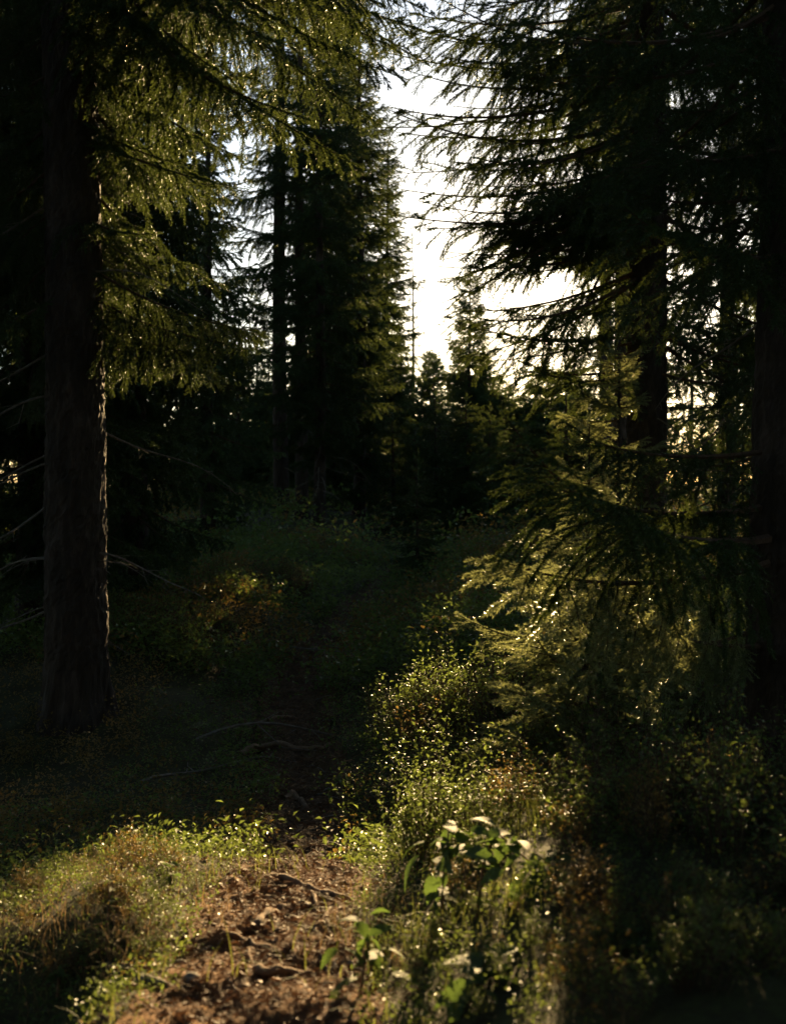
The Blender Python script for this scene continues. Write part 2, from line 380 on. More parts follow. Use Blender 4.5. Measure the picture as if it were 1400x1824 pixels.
def trunk_mesh(H, dia, lean, seed, fine=False, flare=.28):
    r = np.random.default_rng(seed); g = Geo(); sides = 64 if fine else 18
    lo = np.arange(.3, 6.5, .022) if fine else np.array([.4])
    zs = np.concatenate([[-.35, -.1, 0, .06, .14, .22], lo, np.linspace(lo[-1] + .3, H, max(10, int(H * 1.6)))])
    R = dia / 2 * (np.interp(zs, [0, H], [1, .10]) + flare * np.exp(-np.maximum(zs, -.05) / .16))
    ang = np.linspace(0, 2 * np.pi, sides, endpoint=False)
    ph = r.random(3) * 6.28
    W = 1 + (.04 * np.sin(3 * ang + ph[0]) + .05 * np.sin(5 * ang + ph[1]))[None, :] * (.4 + 1.6 * np.exp(-np.maximum(zs, 0) / .25))[:, None]
    if fine:                                                        # scaly bark plates, lifted and broken
        A, Z = np.meshgrid(ang * dia / 2, zs)
        pl = vnoise(A, Z * .55, .030, seed % 50) + .6 * vnoise(A, Z * .6, .014, seed % 50 + 1)
        W = W + .085 * np.floor(pl * 5) / 5 + .05 * vnoise(A, Z, .35, 2) + .03 * pl
    else: W = W + r.normal(0, .018, (len(zs), sides))
    P = np.stack([lean[0] * zs + .02 * np.sin(zs * .7 + ph[2]), lean[1] * zs + .02 * np.cos(zs * .6 + ph[1]), zs], 1)
    tube(g, P, R, sides, 0, True, W)
    return g.mesh('trunk', [M_bark], not fine), P
def spruce(name, px, Y, dia, H, h0, rad, label, lod='mid', weep=1, whorl=.34, per=5, skip=None, group=None, dead=(0, 0), lean=(0, 0), young=False, X=None, top_el=.5, low_el=-.12, minl=.3, fill=1.0, shafts=True, kk=.8, thin=0.0):
    x = (px - PW / 2) / F * Y if X is None else X
    z = gz(x, Y); o = empty(name, (x, Y, z), label, 'tree', group)
    me, P = trunk_mesh(H, dia, lean, int(rng.integers(1e6)), fine=dia > .3 and 0 < Y < 9 and lod == 'near')
    tr = link('trunk', me, o)
    g = Geo(); tipz = H - .3                                        # the leader with its own shoots
    lx, ly = lean[0] * H, lean[1] * H
    nsh = 14; a = rng.random(nsh) * 6.28
    needles(g, np.stack([np.full(nsh, lx), np.full(nsh, ly), np.linspace(H - .5, H, nsh)], 1), np.stack([np.cos(a), np.sin(a), np.full(nsh, .9)], 1), np.linspace(.22, .08, nsh), LOD[lod][0], LOD[lod][1], LOD[lod][2], rng)
    needles(g, [[lx, ly, H - .3]], [[0, 0, 1]], [.4], LOD[lod][0] * 3, LOD[lod][1], LOD[lod][2], rng)
    cr = link('crown', g.mesh('crown', [M_needle_young if young else M_needle]), o)
    h = h0; n = 0
    while h < H - .25:
        u = (h - h0) / max(H - h0, .1)                              # 0 at the crown's foot, 1 at the tip
        prof = rad * (1 - u) ** kk * min(1, .62 + 2.5 * u)
        wv = rng.uniform(.75, 1.12)
        for k in range(per):
            if rng.random() > fill: continue
            az = 6.283 * (k + rng.uniform(-.4, .4)) / per + h * 2.1
            Lw = max(minl, prof * (rng.uniform(.55, 1.15) if rng.random() < .8 else rng.uniform(.9, 1.35)) * wv); hh = h + rng.uniform(-.5, .5) * whorl
            if skip and skip(az % 6.283, hh, Lw): continue
            el = low_el + (top_el - low_el) * u ** 1.5 + rng.normal(0, .09)
            me, L0 = branch_mesh(lod, Lw, weep, young, rng.random() < thin); s = Lw / L0
            cx, cy_ = lean[0] * hh, lean[1] * hh
            m = orient(Vector((cx, cy_, hh)), az, el, s, rng.normal(0, .12))
            if shafts and rng.random() < closes(me, Matrix.Translation((x, Y, z)) @ m): continue
            link('branch', me, cr, m); n += 1
        h += whorl * (1 - .35 * u)
    for k in range(dead[0]):
        hh = rng.uniform(.5, dead[1]); az = rng.random() * 6.283
        if skip and skip(az, hh, -1): continue
        link('dead_branch', dead_mesh(k % 5), tr, orient(Vector((lean[0] * hh, lean[1] * hh, hh)), az, rng.uniform(-.45, .1), rng.uniform(.35, 1.15)))
    TREES.append((name, n)); return o, cr, tr
def angdist(a, b): return abs((a - b + math.pi) % (2 * math.pi) - math.pi)

# openings of light: sun disc itself, the foreground bank, the bushes, the mound
SHAFTS.append((np.array(CAM), [Vector(CAM) + Vector((dx, 0, dz)) for dx in np.linspace(-.10, .10, 10) for dz in np.linspace(-.10, .10, 10)], 0.0))
for px, py, kp in [(470, 1640, 0), (560, 1620, 0), (420, 1700, .3), (520, 1740, 0), (240, 1620, 0), (330, 1590, .3), (130, 1690, .3), (480, 1545, 0), (600, 1690, 0), (640, 1580, 0)]:
    shaft(px, py, .16, None, kp)
for px, py, Y, r_, kp in [(790, 1500, 2.35, .15, 0), (930, 1530, 2.35, .15, .1), (850, 1470, 2.4, .12, 0), (700, 1330, 5.2, .25, 0), (820, 1330, 5.0, .25, 0), (760, 1290, 5.6, .25, 0), (680, 1290, 5.6, .2, 0), (740, 1370, 4.8, .2, 0), (860, 1420, 3.9, .25, 0), (690, 1450, 3.8, .22, 0), (900, 1440, 3.4, .2, .1), (660, 1720, 2.1, .15, .2), (860, 1740, 2.05, .15, .3),
                      (930, 1115, 4.95, .15, 0), (880, 1180, 4.85, .15, 0), (1000, 1150, 5.1, .15, .1), (950, 1230, 4.9, .15, .1), (900, 1000, 6.2, .2, .1), (950, 950, 4.2, .2, .1), (1190, 1140, 4.2, .15, .2), (1130, 1150, 4.1, .1, .2), (1100, 960, 4.2, .2, .1), (1030, 820, 6.3, .2, .1), (950, 800, 6.2, .15, .1),
                      (430, 1070, 9.6, .25, 0), (480, 1058, 10., .25, 0), (400, 1090, 9.2, .2, 0), (560, 1045, 11., .25, 0), (330, 1120, 8.5, .25, .1), (230, 1200, 7.4, .2, .2), (455, 985, 14, .3, 0), (600, 1000, 13.5, .3, .3), (480, 1000, 14, .3, .4)]:
    shaft(px, py, r_, Y, kp)

for k in range(16):
    shaft(_srng.uniform(960, 1320), _srng.uniform(720, 1120), .09, _srng.uniform(4.0, 6.8), .1, 5)
toward_cam = lambda w: (lambda az, h, L: angdist(az, -math.pi / 2) < w)
# the near trunk on the dark side, with dead twigs low down and drooping live boughs above
spruce('spruce_tree', 134, 6.5, .39, 21, 2.7, 1.9, 'thick dark spruce trunk with thin dead twigs, sunlit along one edge of its bark', 'near', 1, .30, 6,
       skip=lambda az, h, L: angdist(az, -math.pi / 2) < (.95 if h < 6 else .4), dead=(34, 3.4), lean=(-.006, 0), low_el=-.35)
spruce('spruce_tree', 235, 10.5, .30, 15, .5, 1.6, 'dense drooping spruce filling the space just behind the thick dark trunk', 'mid', 2, .26, 6, low_el=-.3)
spruce('spruce_tree', 60, 9.0, .30, 17, .8, 2.0, 'shaded spruce crowded against the far side of the thick dark trunk', 'mid', 1, .30, 6, low_el=-.25)
spruce('spruce_tree', 372, 14.5, .22, 7.0, .5, 1.25, 'bushy spruce between the drooping spruce and the tall bare trunk', 'mid', 2, .26, 6, low_el=-.25)
# the group of straight trunks in the middle distance
spruce('spruce_tree', 500, 20, .31, 19, 3.2, 1.7, 'tall straight spruce with bare lower trunk and sparse short boughs against the sky', 'mid', 1, .38, 5, fill=.7, dead=(16, 3.2), low_el=-.05)
spruce('spruce_tree', 536, 18.6, .25, 13, 3.6, 1.6, 'slender bare-trunked spruce second in the row of three straight trunks', 'mid', 1, .34, 5, fill=.8, dead=(14, 3.8))
spruce('spruce_tree', 570, 17, .21, 10, 1.4, 1.5, 'thinnest of the three straight trunks, its boughs starting lowest', 'mid', 1, .32, 6, dead=(10, 1.5), kk=.7)
spruce('spruce_tree', 642, 19.5, .24, 10.2, .4, 1.3, 'full cone-shaped spruce beside the three straight trunks at the clearing', 'mid', 1, .30, 7, low_el=-.15, kk=.6)
spruce('spruce_tree', 700, 18.5, .10, 2.2, .1, .6, 'low dense spruce sapling at the foot of the cone-shaped spruce', 'mid', 1, .2, 6)
spruce('spruce_tree', 602, 23, .27, 13, .6, 1.8, 'broad dark spruce closing the gap behind the three straight trunks', 'mid', 1, .26, 8, low_el=-.15, kk=.6)
spruce('spruce_tree', 690, 23, .22, 8.2, .4, 1.1, 'narrow spruce behind the cone-shaped one at the edge of the clearing', 'mid', 1, .22, 8, low_el=-.15, kk=.6)
# the dark weeping spruce below the gap in the sky and its neighbours
spruce('spruce_tree', 836, 26, .16, 6.0, .1, 1.45, 'dark weeping young spruce with hanging twigs below the bright gap', 'mid', 2, .20, 8, low_el=-.05, kk=.7)
spruce('spruce_tree', 915, 18, .10, 1.9, .1, .9, 'shorter dark young spruce touching the weeping one', 'mid', 2, .18, 7)
spruce('spruce_tree', 775, 18.5, .12, 2.4, .1, .85, 'dim young spruce half hidden behind the weeping one', 'mid', 1, .2, 7)
spruce('spruce_tree', 1010, 14, .12, 2.2, .1, .9, 'shaded young spruce filling the gap towards the big backlit trunk', 'mid', 1, .2, 7)
spruce('spruce_tree', 738, 17.6, .09, 1.9, .08, .6, 'lowest of the dark young spruces, at the end of the row by the path', 'mid', 1, .16, 7)
spruce('spruce_tree', 830, 17.2, .11, 2.3, .1, .85, 'dark young spruce in front of the weeping one', 'mid', 2, .16, 8)
spruce('spruce_tree', 872, 19.5, .11, 2.2, .1, .85, 'dark young spruce standing back in the low dark row', 'mid', 1, .17, 7)
# the big backlit spruce and the dark trunk at the edge
spruce('spruce_tree', 1147, 8.0, .33, 20, 1.9, 2.4, 'big backlit spruce with a thick trunk and wide boughs close to the sun', 'near', 1, .27, 6,
       skip=lambda az, h, L: (1.9 < h < 4.0 and angdist(az, -math.pi / 2) < .75), low_el=-.18, dead=(10, 2.2), fill=.85, thin=.9)
spruce('spruce_tree', 1405, 4.5, .36, 18, 2.3, 2.0, 'blurred dark brown trunk close by with long boughs reaching overhead', 'near', 1, .38, 5,
       skip=lambda az, h, L: (h < 4.2 and angdist(az, -math.pi / 2) < .8), low_el=-.12, dead=(6, 2.2), thin=.6)
spruce('spruce_tree', 1295, 11.5, .20, 14, .7, 1.9, 'leafy spruce seen between the backlit trunk and the blurred brown trunk', 'mid', 1, .36, 6, fill=.75, thin=.5)
spruce('spruce_tree', 1100, 14.5, .22, 9, .6, 1.5, 'half lit spruce directly behind the big backlit spruce', 'mid', 1, .32, 6, fill=.8)
spruce('spruce_tree', 1420, 8.2, .25, 12, .6, 1.8, 'dense spruce behind the blurred brown trunk', 'mid', 1, .36, 6, fill=.8, thin=.5)
spruce('spruce_tree', 1078, 24, .36, 21, 7.8, 3.0, 'tall spruce whose high crown spreads behind the big backlit one', 'mid', 1, .42, 7, fill=.55, thin=.6)
spruce('spruce_tree', 1125, 16, .34, 20, 6.2, 3.0, 'tall dense spruce right behind the big backlit trunk, bare low down', 'mid', 1, .42, 7, fill=.5, thin=.6)
# young spruces catching the light
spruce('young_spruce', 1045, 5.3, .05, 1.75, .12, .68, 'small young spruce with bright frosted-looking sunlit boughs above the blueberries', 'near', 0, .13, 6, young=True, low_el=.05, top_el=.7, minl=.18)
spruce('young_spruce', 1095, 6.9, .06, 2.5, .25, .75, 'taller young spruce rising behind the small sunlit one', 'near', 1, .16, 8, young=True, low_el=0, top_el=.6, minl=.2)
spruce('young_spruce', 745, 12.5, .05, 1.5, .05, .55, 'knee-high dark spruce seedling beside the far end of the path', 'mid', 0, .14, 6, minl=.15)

# far wood beyond the clearing
far = [(735, 34, 8.6, .5, .45), (458, 33, 6.8, 1.1, 1), (425, 29, 6.5, 1.3, 1), (400, 40, 8, 1.8, 1), (690, 38, 8.5, 1.5, 1), (765, 46, 6.6, 1.5, 1), (800, 40, 5.0, 1.5, 1), (850, 52, 7.2, 1.7, 1),
       (900, 45, 5.8, 1.6, 1), (945, 55, 6.9, 1.8, 1), (990, 42, 5.2, 1.5, 1), (1040, 48, 6.8, 1.7, 1), (1090, 38, 8.5, 1.7, 1), (1160, 36, 7, 1.8, 1), (1230, 30, 6.5, 1.7, 1), (1310, 26, 6, 1.7, 1),
       (1390, 22, 6.5, 1.8, 1), (560, 36, 12, 1.8, 1), (620, 44, 13, 1.9, 1), (330, 24, 15, 2, 1), (220, 20, 16, 2.1, 1), (90, 18, 16, 2.2, 1), (480, 52, 9, 1.8, 1), (710, 58, 7.5, 1.9, 1), (665, 30, 6.5, 1.3, 1), (1450, 15, 7, 1.9, 1), (-40, 14, 16, 2.2, 1)]
for px, Y, H, r_, f_ in far:
    lb = 'thin spindly spruce alone in the bright gap' if f_ < 1 else 'dim spruce in the far wood behind the clearing'
    spruce('spruce_tree', px, Y, .05 + .016 * H, H, .4, r_, lb, 'far', 1, .42 if f_ == 1 else .5, 6 if f_ == 1 else 4, group=None if f_ < 1 else 'far wood behind the clearing', fill=f_ if f_ < 1 else .95)
for k in range(30):
    px = 340 + 24.5 * k + rng.uniform(-12, 12); Y = rng.uniform(24, 40); H = rng.uniform(.095, .135) * Y + .4
    spruce('spruce_tree', px, Y, .09, H, .1, rng.uniform(1.0, 1.5), 'young spruce in the dark thicket between the far trunks', 'far', 1, .26, 8, group='dark thicket between the far trunks', kk=.6)
# the wood goes on beside and behind the viewer
for X, Y, H in [(-5.4, 3.4, 18), (5.6, 2.4, 18), (-2.6, -2.8, 19), (1.4, -4.2, 18), (4.6, -2.5, 17), (-5.6, .3, 18), (-.8, -7.5, 19), (5.8, 5.4, 17), (-5.0, 7.4, 17), (3.2, -8.5, 18), (-4.6, -6.6, 18), (7.6, 1.0, 18), (-1.5, -1.6, 19), (1.9, -1.9, 19), (.2, -4.6, 18)]:
    spruce('spruce_tree', 0, Y, .34, H, 1.2, 2.5, 'tall spruce standing beside or behind the start of the path', 'far', 1, .45, 6, group='spruces around the path', X=X)

# ------------------------------------------------------------------ single boughs of the edge tree reaching into view
def bough(tree, crown, p0, p1, weep, young=False, roll=0, lod='near', thin=False):
    d = Vector(p1) - Vector(p0); L = d.length
    i = min(range(len(LENS)), key=lambda k: abs(LENS[k] - L))
    me, L0 = branch_mesh(lod, L, weep, young, thin)
    for t_ in range(12):                                             # a few tries to leave the openings open
        d = Vector(p1) - Vector(p0) + Vector(rng.normal(0, .05 * t_ * L, 3)); az = math.atan2(d.y, d.x); el = math.asin(d.z / d.length) + .06
        m = orient(Vector(p0), az, el, L / L0, roll + rng.normal(0, .2))
        if closes(me, m) < .5: break
    else: print('bough dropped'); return
    link('branch', me, crown, Matrix.Translation(-tree.location) @ m)
edge = [o for o in bpy.data.objects if o.get('label', '').startswith('blurred dark brown')][0]
edge_crown = [c for c in edge.children if c.name.startswith('crown')][0]
big = [o for o in bpy.data.objects if o.get('label', '').startswith('big backlit')][0]
big_crown = [c for c in big.children if c.name.startswith('crown')][0]
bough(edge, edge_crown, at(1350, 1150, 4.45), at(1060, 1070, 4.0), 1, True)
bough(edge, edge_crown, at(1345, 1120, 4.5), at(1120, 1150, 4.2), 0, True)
bough(edge, edge_crown, at(1360, 1000, 4.4), at(880, 1000, 3.3), 1, True)
bough(edge, edge_crown, at(1360, 960, 4.4), at(735, 750, 2.9), 1)
bough(edge, edge_crown, at(1365, 900, 4.5), at(900, 830, 3.6), 1)
bough(edge, edge_crown, at(1370, 800, 4.5), at(1000, 760, 3.9), 1)
bough(big, big_crown, at(1135, 860, 7.9), at(905, 795, 6.1), 1)
bough(big, big_crown, at(1125, 760, 7.9), at(880, 650, 7.2), 1)
bough(big, big_crown, at(1125, 600, 7.9), at(775, 575, 7.4), 1)

ys = [o for o in bpy.data.objects if o.get('label', '').startswith('small young spruce')][0]
ys_crown = [c for c in ys.children if c.name.startswith('crown')][0]
for a, b in [((1045, 1160, 5.3), (858, 1072, 4.9)), ((1045, 1240, 5.3), (830, 1155, 4.8)), ((1045, 1290, 5.3), (890, 1225, 4.7)), ((1045, 1200, 5.3), (960, 1130, 4.6))]:
    bough(ys, ys_crown, at(*a), at(*b), 0, True)
lt = [o for o in bpy.data.objects if o.get('label', '').startswith('thick dark spruce trunk')][0]
lt_crown = [c for c in lt.children if c.name.startswith('crown')][0]
for x1, y1, Y1, hz_ in [(760, 50, 5.4, 5.7), (750, 165, 5.6, 5.5), (735, 110, 6.4, 5.9), (700, 20, 5.0, 5.9), (700, 200, 6.6, 5.4), (800, 30, 6.6, 6.1), (790, 120, 7.0, 6.0), (640, 265, 5.8, 4.9), (560, 110, 5.0, 5.4), (520, 215, 5.2, 4.9), (590, 20, 5.6, 6.0), (480, 40, 5.0, 5.8), (730, 10, 6.2, 6.2), (430, 150, 5.4, 5.2)]:
    bough(lt, lt_crown, (lt.location.x, lt.location.y, hz_), at(x1, y1, Y1), 1)
for x1, y1, Y1, y0 in [(640, 40, 7.2, 60), (690, 150, 7.5, 120), (650, 100, 7.8, 90), (700, 235, 7.9, 190), (660, 190, 7.0, 150), (705, 340, 7.7, 300), (790, 300, 8.4, 250), (790, 290, 7.2, 230), (760, 210, 7.6, 170), (850, 250, 7.0, 200), (820, 60, 7.0, 40), (900, 330, 7.4, 280), (860, 390, 7.8, 330), (790, 465, 7.6, 400), (900, 450, 7.3, 400), (720, 20, 7.9, 10), (780, 100, 7.1, 60), (850, 150, 7.6, 100), (800, 190, 8.2, 140), (900, 90, 7.2, 60), (930, 200, 7.0, 160), (830, 330, 8.2, 290), (880, 40, 8.3, 0), (960, 350, 7.0, 310), (1000, 430, 7.4, 400), (870, 440, 8.4, 390), (860, 480, 8.3, 430), (900, 560, 8.2, 540), (850, 610, 7.6, 570)]:
    bough(big, big_crown, at(1130, y0, 7.95), at(x1, y1, Y1), 1, thin=rng.random() < .85)
for k in range(20):                                                # lacy boughs round the sun
    x1 = rng.uniform(740, 960); y1 = rng.uniform(340, 490) if k < 15 else rng.uniform(560, 660)
    bough(big, big_crown, at(1128, y1 - rng.uniform(-20, 90), 7.95), at(x1, y1, rng.uniform(6.2, 9.8)), int(rng.integers(0, 2)), thin=True)
for k in range(12):                                                # boughs sloping down past the sun, and short ones beside it
    if k < 12: x1, y1, y0 = rng.uniform(770, 930), rng.uniform(490, 570), rng.uniform(260, 370)
    else: x1, y1, y0 = rng.uniform(1005, 1040), rng.uniform(455, 560), rng.uniform(440, 520)
    bough(big, big_crown, at(1128, y0, 7.95), at(x1, y1, rng.uniform(6.6, 9.4)), int(rng.integers(0, 2)), thin=True)
for x1, y1, Y1, y0 in [(900, 30, 3.6, 20), (1000, 130, 3.8, 60), (1080, 300, 4.0, 220), (1150, 60, 3.7, 0), (1200, 200, 3.9, 120), (1230, 420, 4.2, 330)]:
    bough(edge, edge_crown, at(1385, y0, 4.5), at(x1, y1, Y1), 1, thin=True)

# ------------------------------------------------------------------ leaves and shrubs
def leaf_shape(nu, l, w, fold, droop, serr=0.0, seed=0):
    """an ovate leaf along +X with a folded midrib; returns verts, tris"""
    r = np.random.default_rng(seed); t = np.linspace(0, 1, nu)
    wd = w * np.sin(np.pi * t ** .75) ** .9 * (1 - .15 * t); wd[0] = wd[-1] = 0
    if serr: wd = wd * (1 + serr * (np.arange(nu) % 2 * 2 - 1))
    z = -droop * l * t * t + .06 * l * np.sin(3 * t)
    mid = np.stack([l * t, np.zeros(nu), z], 1)
    Lf = np.stack([l * t - (.03 * l if serr else 0), wd, z + fold * wd], 1); Rt = Lf * np.array([1, -1, 1])
    V = np.concatenate([mid, Lf, Rt]); T = []
    for i in range(nu - 1):
        for o, s in ((nu, 1), (2 * nu, -1)):
            a, b, c, d = i, i + 1, o + i + 1, o + i
            T += [(a, b, c), (a, c, d)] if s > 0 else [(a, c, b), (a, d, c)]
    return V, np.array(T)
def scatter(geo, V, T, P, Rm, S, mi=0):
    """copies of a small shape: P (n,3), Rm (n,3,3), S (n,)"""
    n = len(P); k = len(V)
    W = np.einsum('nij,kj->nki', Rm, V) * S[:, None, None] + P[:, None, :]
    Tt = (T[None] + (np.arange(n) * k)[:, None, None]).reshape(-1, 3)
    geo.tris(W.reshape(-1, 3), Tt, mi)
def rots(az, el, roll):
    ca, sa, ce, se, cr, sr = np.cos(az), np.sin(az), np.cos(el), np.sin(el), np.cos(roll), np.sin(roll)
    X = np.stack([ca * ce, sa * ce, se], -1)
    Y0 = np.stack([-sa, ca, 0 * ca], -1); Z0 = np.cross(X, Y0)
    Y = Y0 * cr[..., None] + Z0 * sr[..., None]; Z = np.cross(X, Y)
    return np.stack([X, Y, Z], -1)
def bush_geo(seed, hgt, rad, nst, nlf, leaf=.021):
    r = np.random.default_rng(seed); gs = Geo(); gl = Geo(); P = []; A = []
    for k in range(nst):
        a = r.random() * 6.28; rr = rad * math.sqrt(r.random()); H = hgt * r.uniform(.6, 1.1) * (1 - .35 * (rr / rad) ** 2)
        b0 = np.array([rr * .45 * math.cos(a), rr * .45 * math.sin(a), -.02]); tp = np.array([rr * math.cos(a), rr * math.sin(a), H])
        mid = (b0 + tp) / 2 + r.normal(0, .015, 3); st = np.array([b0, mid, tp]); tube(gs, st, np.array([.0028, .002, .0010]), 3, 0, False)
        for j in range(3):
            u = r.uniform(.35, .9); p = b0 + (tp - b0) * u; e = p + np.array([r.normal(0, .05), r.normal(0, .05), r.uniform(.03, .10)])
            tube(gs, np.array([p, (p + e) / 2 + r.normal(0, .006, 3), e]), np.array([.0017, .0013, .0008]), 3, 0, False)
            for q in np.linspace(.15, 1, max(2, nlf // (nst * 4))): P.append(p + (e - p) * q + r.normal(0, .006, 3)); A.append(r.random() * 6.28)
        for q in np.linspace(.4, 1, max(2, nlf // (nst * 4))): P.append(b0 + (tp - b0) * q + r.normal(0, .006, 3)); A.append(r.random() * 6.28)
    n = len(P); V, T = leaf_shape(4, 1, .30, .35, .12)
    scatter(gl, V, T, np.array(P), rots(np.array(A), r.normal(.25, .4, n), r.normal(0, .5, n)), leaf * r.uniform(.6, 1.25, n))
    return gs, gl
BUSH = []
for k in range(5):
    gs, gl = bush_geo(500 + k, [.34, .30, .40, .26, .36][k], [.20, .18, .22, .16, .2][k], 22, 520)
    BUSH.append((gs.mesh('stem', [M_twig]), gl.mesh('foliage', [M_blue]), gl.mesh('foliage', [M_bluered])))
def bush(p, s, label, group, v=None, red=False):
    v = int(rng.integers(0, 5)) if v is None else v
    if red: label = label.replace('blueberry bush', 'reddening blueberry bush'); group = group + ', turning red'
    o = empty('blueberry_bush', (p[0], p[1], gz(p[0], p[1])), label, 'shrub', group)
    o.rotation_euler.z = rng.random() * 6.28; o.scale = (s, s, s * rng.uniform(.9, 1.15))
    link('stem', BUSH[v][0], o); link('foliage', BUSH[v][2 if red else 1], o); return o
def belt(n, poly, label, group, s0, s1, redp=0.0):
    """bushes over a strip given in world coordinates"""
    (x0, x1), (y0, y1) = poly
    for k in range(n):
        y = rng.uniform(y0, y1); x = path_x(y) + rng.uniform(x0, x1)
        px = PW / 2 + F * x / y; low = .5 if (700 < px < 1030 and y < 2.8) else 1
        bush((x, y), rng.uniform(s0, s1) * low, label, group, None, rng.random() < redp)
belt(70, ((.32, 1.5), (2.4, 4.2)), 'blueberry bush with glossy little leaves on the sunny bank beside the brambles', 'blueberries on the sunny bank', .4, .75, .2)
belt(34, ((.50, 1.6), (4.4, 6.6)), 'blueberry bush with sunlit tips in front of the young spruces', 'blueberries before the young spruces', .9, 1.45, .1)
belt(50, ((.26, 1.5), (1.75, 2.3)), 'low blueberry bush in the shade under the brambles', 'blueberries under the brambles', .22, .40, .25)
belt(60, ((-1.3, -.24), (2.3, 3.25)), 'small blueberry bush on the crest of the sunlit earth bank', 'blueberries on the earth bank crest', .18, .36, .35)
belt(36, ((-1.9, -.5), (7.8, 11.8)), 'blueberry bush on the mound beside the shaded path', 'blueberries on the mound', .7, 1.2, .2)
belt(30, ((1.5, 3.2), (2.6, 6.5)), 'dark blueberry bush in the shade below the blurred brown trunk', 'blueberries below the brown trunk', .8, 1.3, .1)

belt(34, ((1.0, 2.2), (1.9, 3.2)), 'dark blueberry bush in the deep shade between the brambles and the brown trunk', 'blueberries in deep shade', .45, .8, .1)
belt(22, ((.45, .95), (1.6, 2.15)), 'low blueberry bush on the steep edge below the brambles', 'blueberries on the steep edge', .25, .4, .2)
# low ground cover, far too much to count
CL = []
for k in range(4):
    r = np.random.default_rng(40 + k); g = Geo(); n = 46
    V = np.array([[0, 0, 0], [.42, .30, .12], [1, 0, -.06], [.42, -.30, .12]]); T = np.array([[0, 2, 1], [0, 3, 2]])
    P = np.stack([r.normal(0, .075, n), r.normal(0, .075, n), r.uniform(.01, .17, n)], 1)
    scatter(g, V, T, P, rots(r.random(n) * 6.28, r.normal(.3, .4, n), r.normal(0, .5, n)), .026 * r.uniform(.6, 1.3, n)); CL.append(g.arrays()[:2])
def cover(name, n, fx, fy, mats, s0, s1, label, avoid=1.15):
    g = Geo(); y = fy(n); x = fx(n, y)
    ok = np.abs(x - path_x(y)) > path_w(y) * avoid; x = x[ok]; y = y[ok]; z = path_h(x, y)
    v = rng.integers(0, 4, len(x)); mi = (vnoise(x, y, 1.2, 21) + rng.normal(0, .15, len(x)) > .12).astype(int) if len(mats) > 1 else np.zeros(len(x), int)
    for k in range(4):
        for m_ in range(len(mats)):
            q = (v == k) & (mi == m_)
            if q.any():
                nn = q.sum(); scatter(g, CL[k][0], CL[k][1], np.stack([x[q], y[q], z[q] - .01], 1), rots(rng.random(nn) * 6.28, rng.normal(0, .1, nn), rng.normal(0, .1, nn)), rng.uniform(s0, s1, nn), m_)
    tag(link(name, g.mesh(name, mats)), label, 'ground cover', None, 'stuff')
cover('ground_cover', 5200, lambda n, y: rng.uniform(-1, 1, n) * (1.2 + .55 * y), lambda n: 3.3 + 11 * rng.random(n) ** 1.2, [M_blue, M_bluered], .55, 1.0, 'low leafy blueberry and moss cover over the forest floor', .8)
cover('ground_cover', 2400, lambda n, y: rng.uniform(-1, 1, n) * (.35 * y + .6), lambda n: rng.uniform(7.5, 15, n), [M_blue, M_bluered], .9, 1.9, 'ankle-high undergrowth on the shaded slope around the far end of the path', .7)
cover('ground_cover', 1300, lambda n, y: rng.uniform(-1, 1, n) * (.6 * y + 2), lambda n: rng.uniform(13, 34, n), [M_blue, M_bluered], 2.0, 3.6, 'taller tangled undergrowth between the farther trunks', 1.0)
cover('ground_cover', 1400, lambda n, y: path_x(y) + np.where(rng.random(n) < .5, rng.uniform(-1.7, -.2, n), rng.uniform(.2, 1.9, n)), lambda n: rng.uniform(1.6, 3.3, n), [M_blue, M_bluered], .2, .45, 'small leaved cover of moss and seedlings on the earth bank', 1.0)

# grass
def blades(name, P, hgt, wid, m, label, lean=.6):
    n = len(P); g = Geo(); k = 5; t = np.linspace(0, 1, k)
    az = rng.random(n) * 6.28; h = hgt * rng.uniform(.5, 1.25, n); cur = lean * rng.uniform(.4, 1.4, n)
    d = np.stack([np.cos(az), np.sin(az), 0 * az], 1); s = np.stack([-np.sin(az), np.cos(az), 0 * az], 1)
    C = P[:, None] + d[:, None] * (h[:, None] * cur[:, None] * t[None] ** 2)[..., None] + np.array([0, 0, 1.]) * (h[:, None] * (t[None] - .38 * np.minimum(cur, 1.2)[:, None] * t[None] ** 2.4))[..., None]
    w = wid * (1 - t ** 1.8)[None, :, None] * rng.uniform(.6, 1.2, (n, 1, 1)) * .5
    V = np.stack([C - s[:, None] * w, C + s[:, None] * w], 2).reshape(n, 2 * k, 3)
    T = []
    for i in range(k - 1): T += [(2 * i, 2 * i + 1, 2 * i + 3), (2 * i, 2 * i + 3, 2 * i + 2)]
    T = (np.array(T)[None] + (np.arange(n) * 2 * k)[:, None, None]).reshape(-1, 3)
    g.tris(V.reshape(-1, 3), T); tag(link(name, g.mesh(name, [m])), label, 'grass', None, 'stuff')
def tufts(spots, n, spread):
    P = []
    for px, py, k in spots:
        c = on_ground(px, py)
        for _ in range(int(n * k)):
            x = c.x + random.gauss(0, spread); y = c.y + random.gauss(0, spread); P.append((x, y, gz(x, y) - .005))
    return np.array(P)
blades('grass', tufts([(440, 1560, 1), (470, 1548, 1.2), (505, 1552, .8), (400, 1580, .5), (630, 1640, 1), (665, 1610, 1), (690, 1560, .8), (650, 1690, 1), (600, 1720, .6), (700, 1660, 1), (260, 1770, .7), (300, 1775, .6), (120, 1690, .6), (90, 1720, .6), (560, 1770, .4), (670, 1520, .6)], 18, .07), .12, .0024, M_grass, 'fresh green grass tufts on the edge of the earth bank', 1.0)
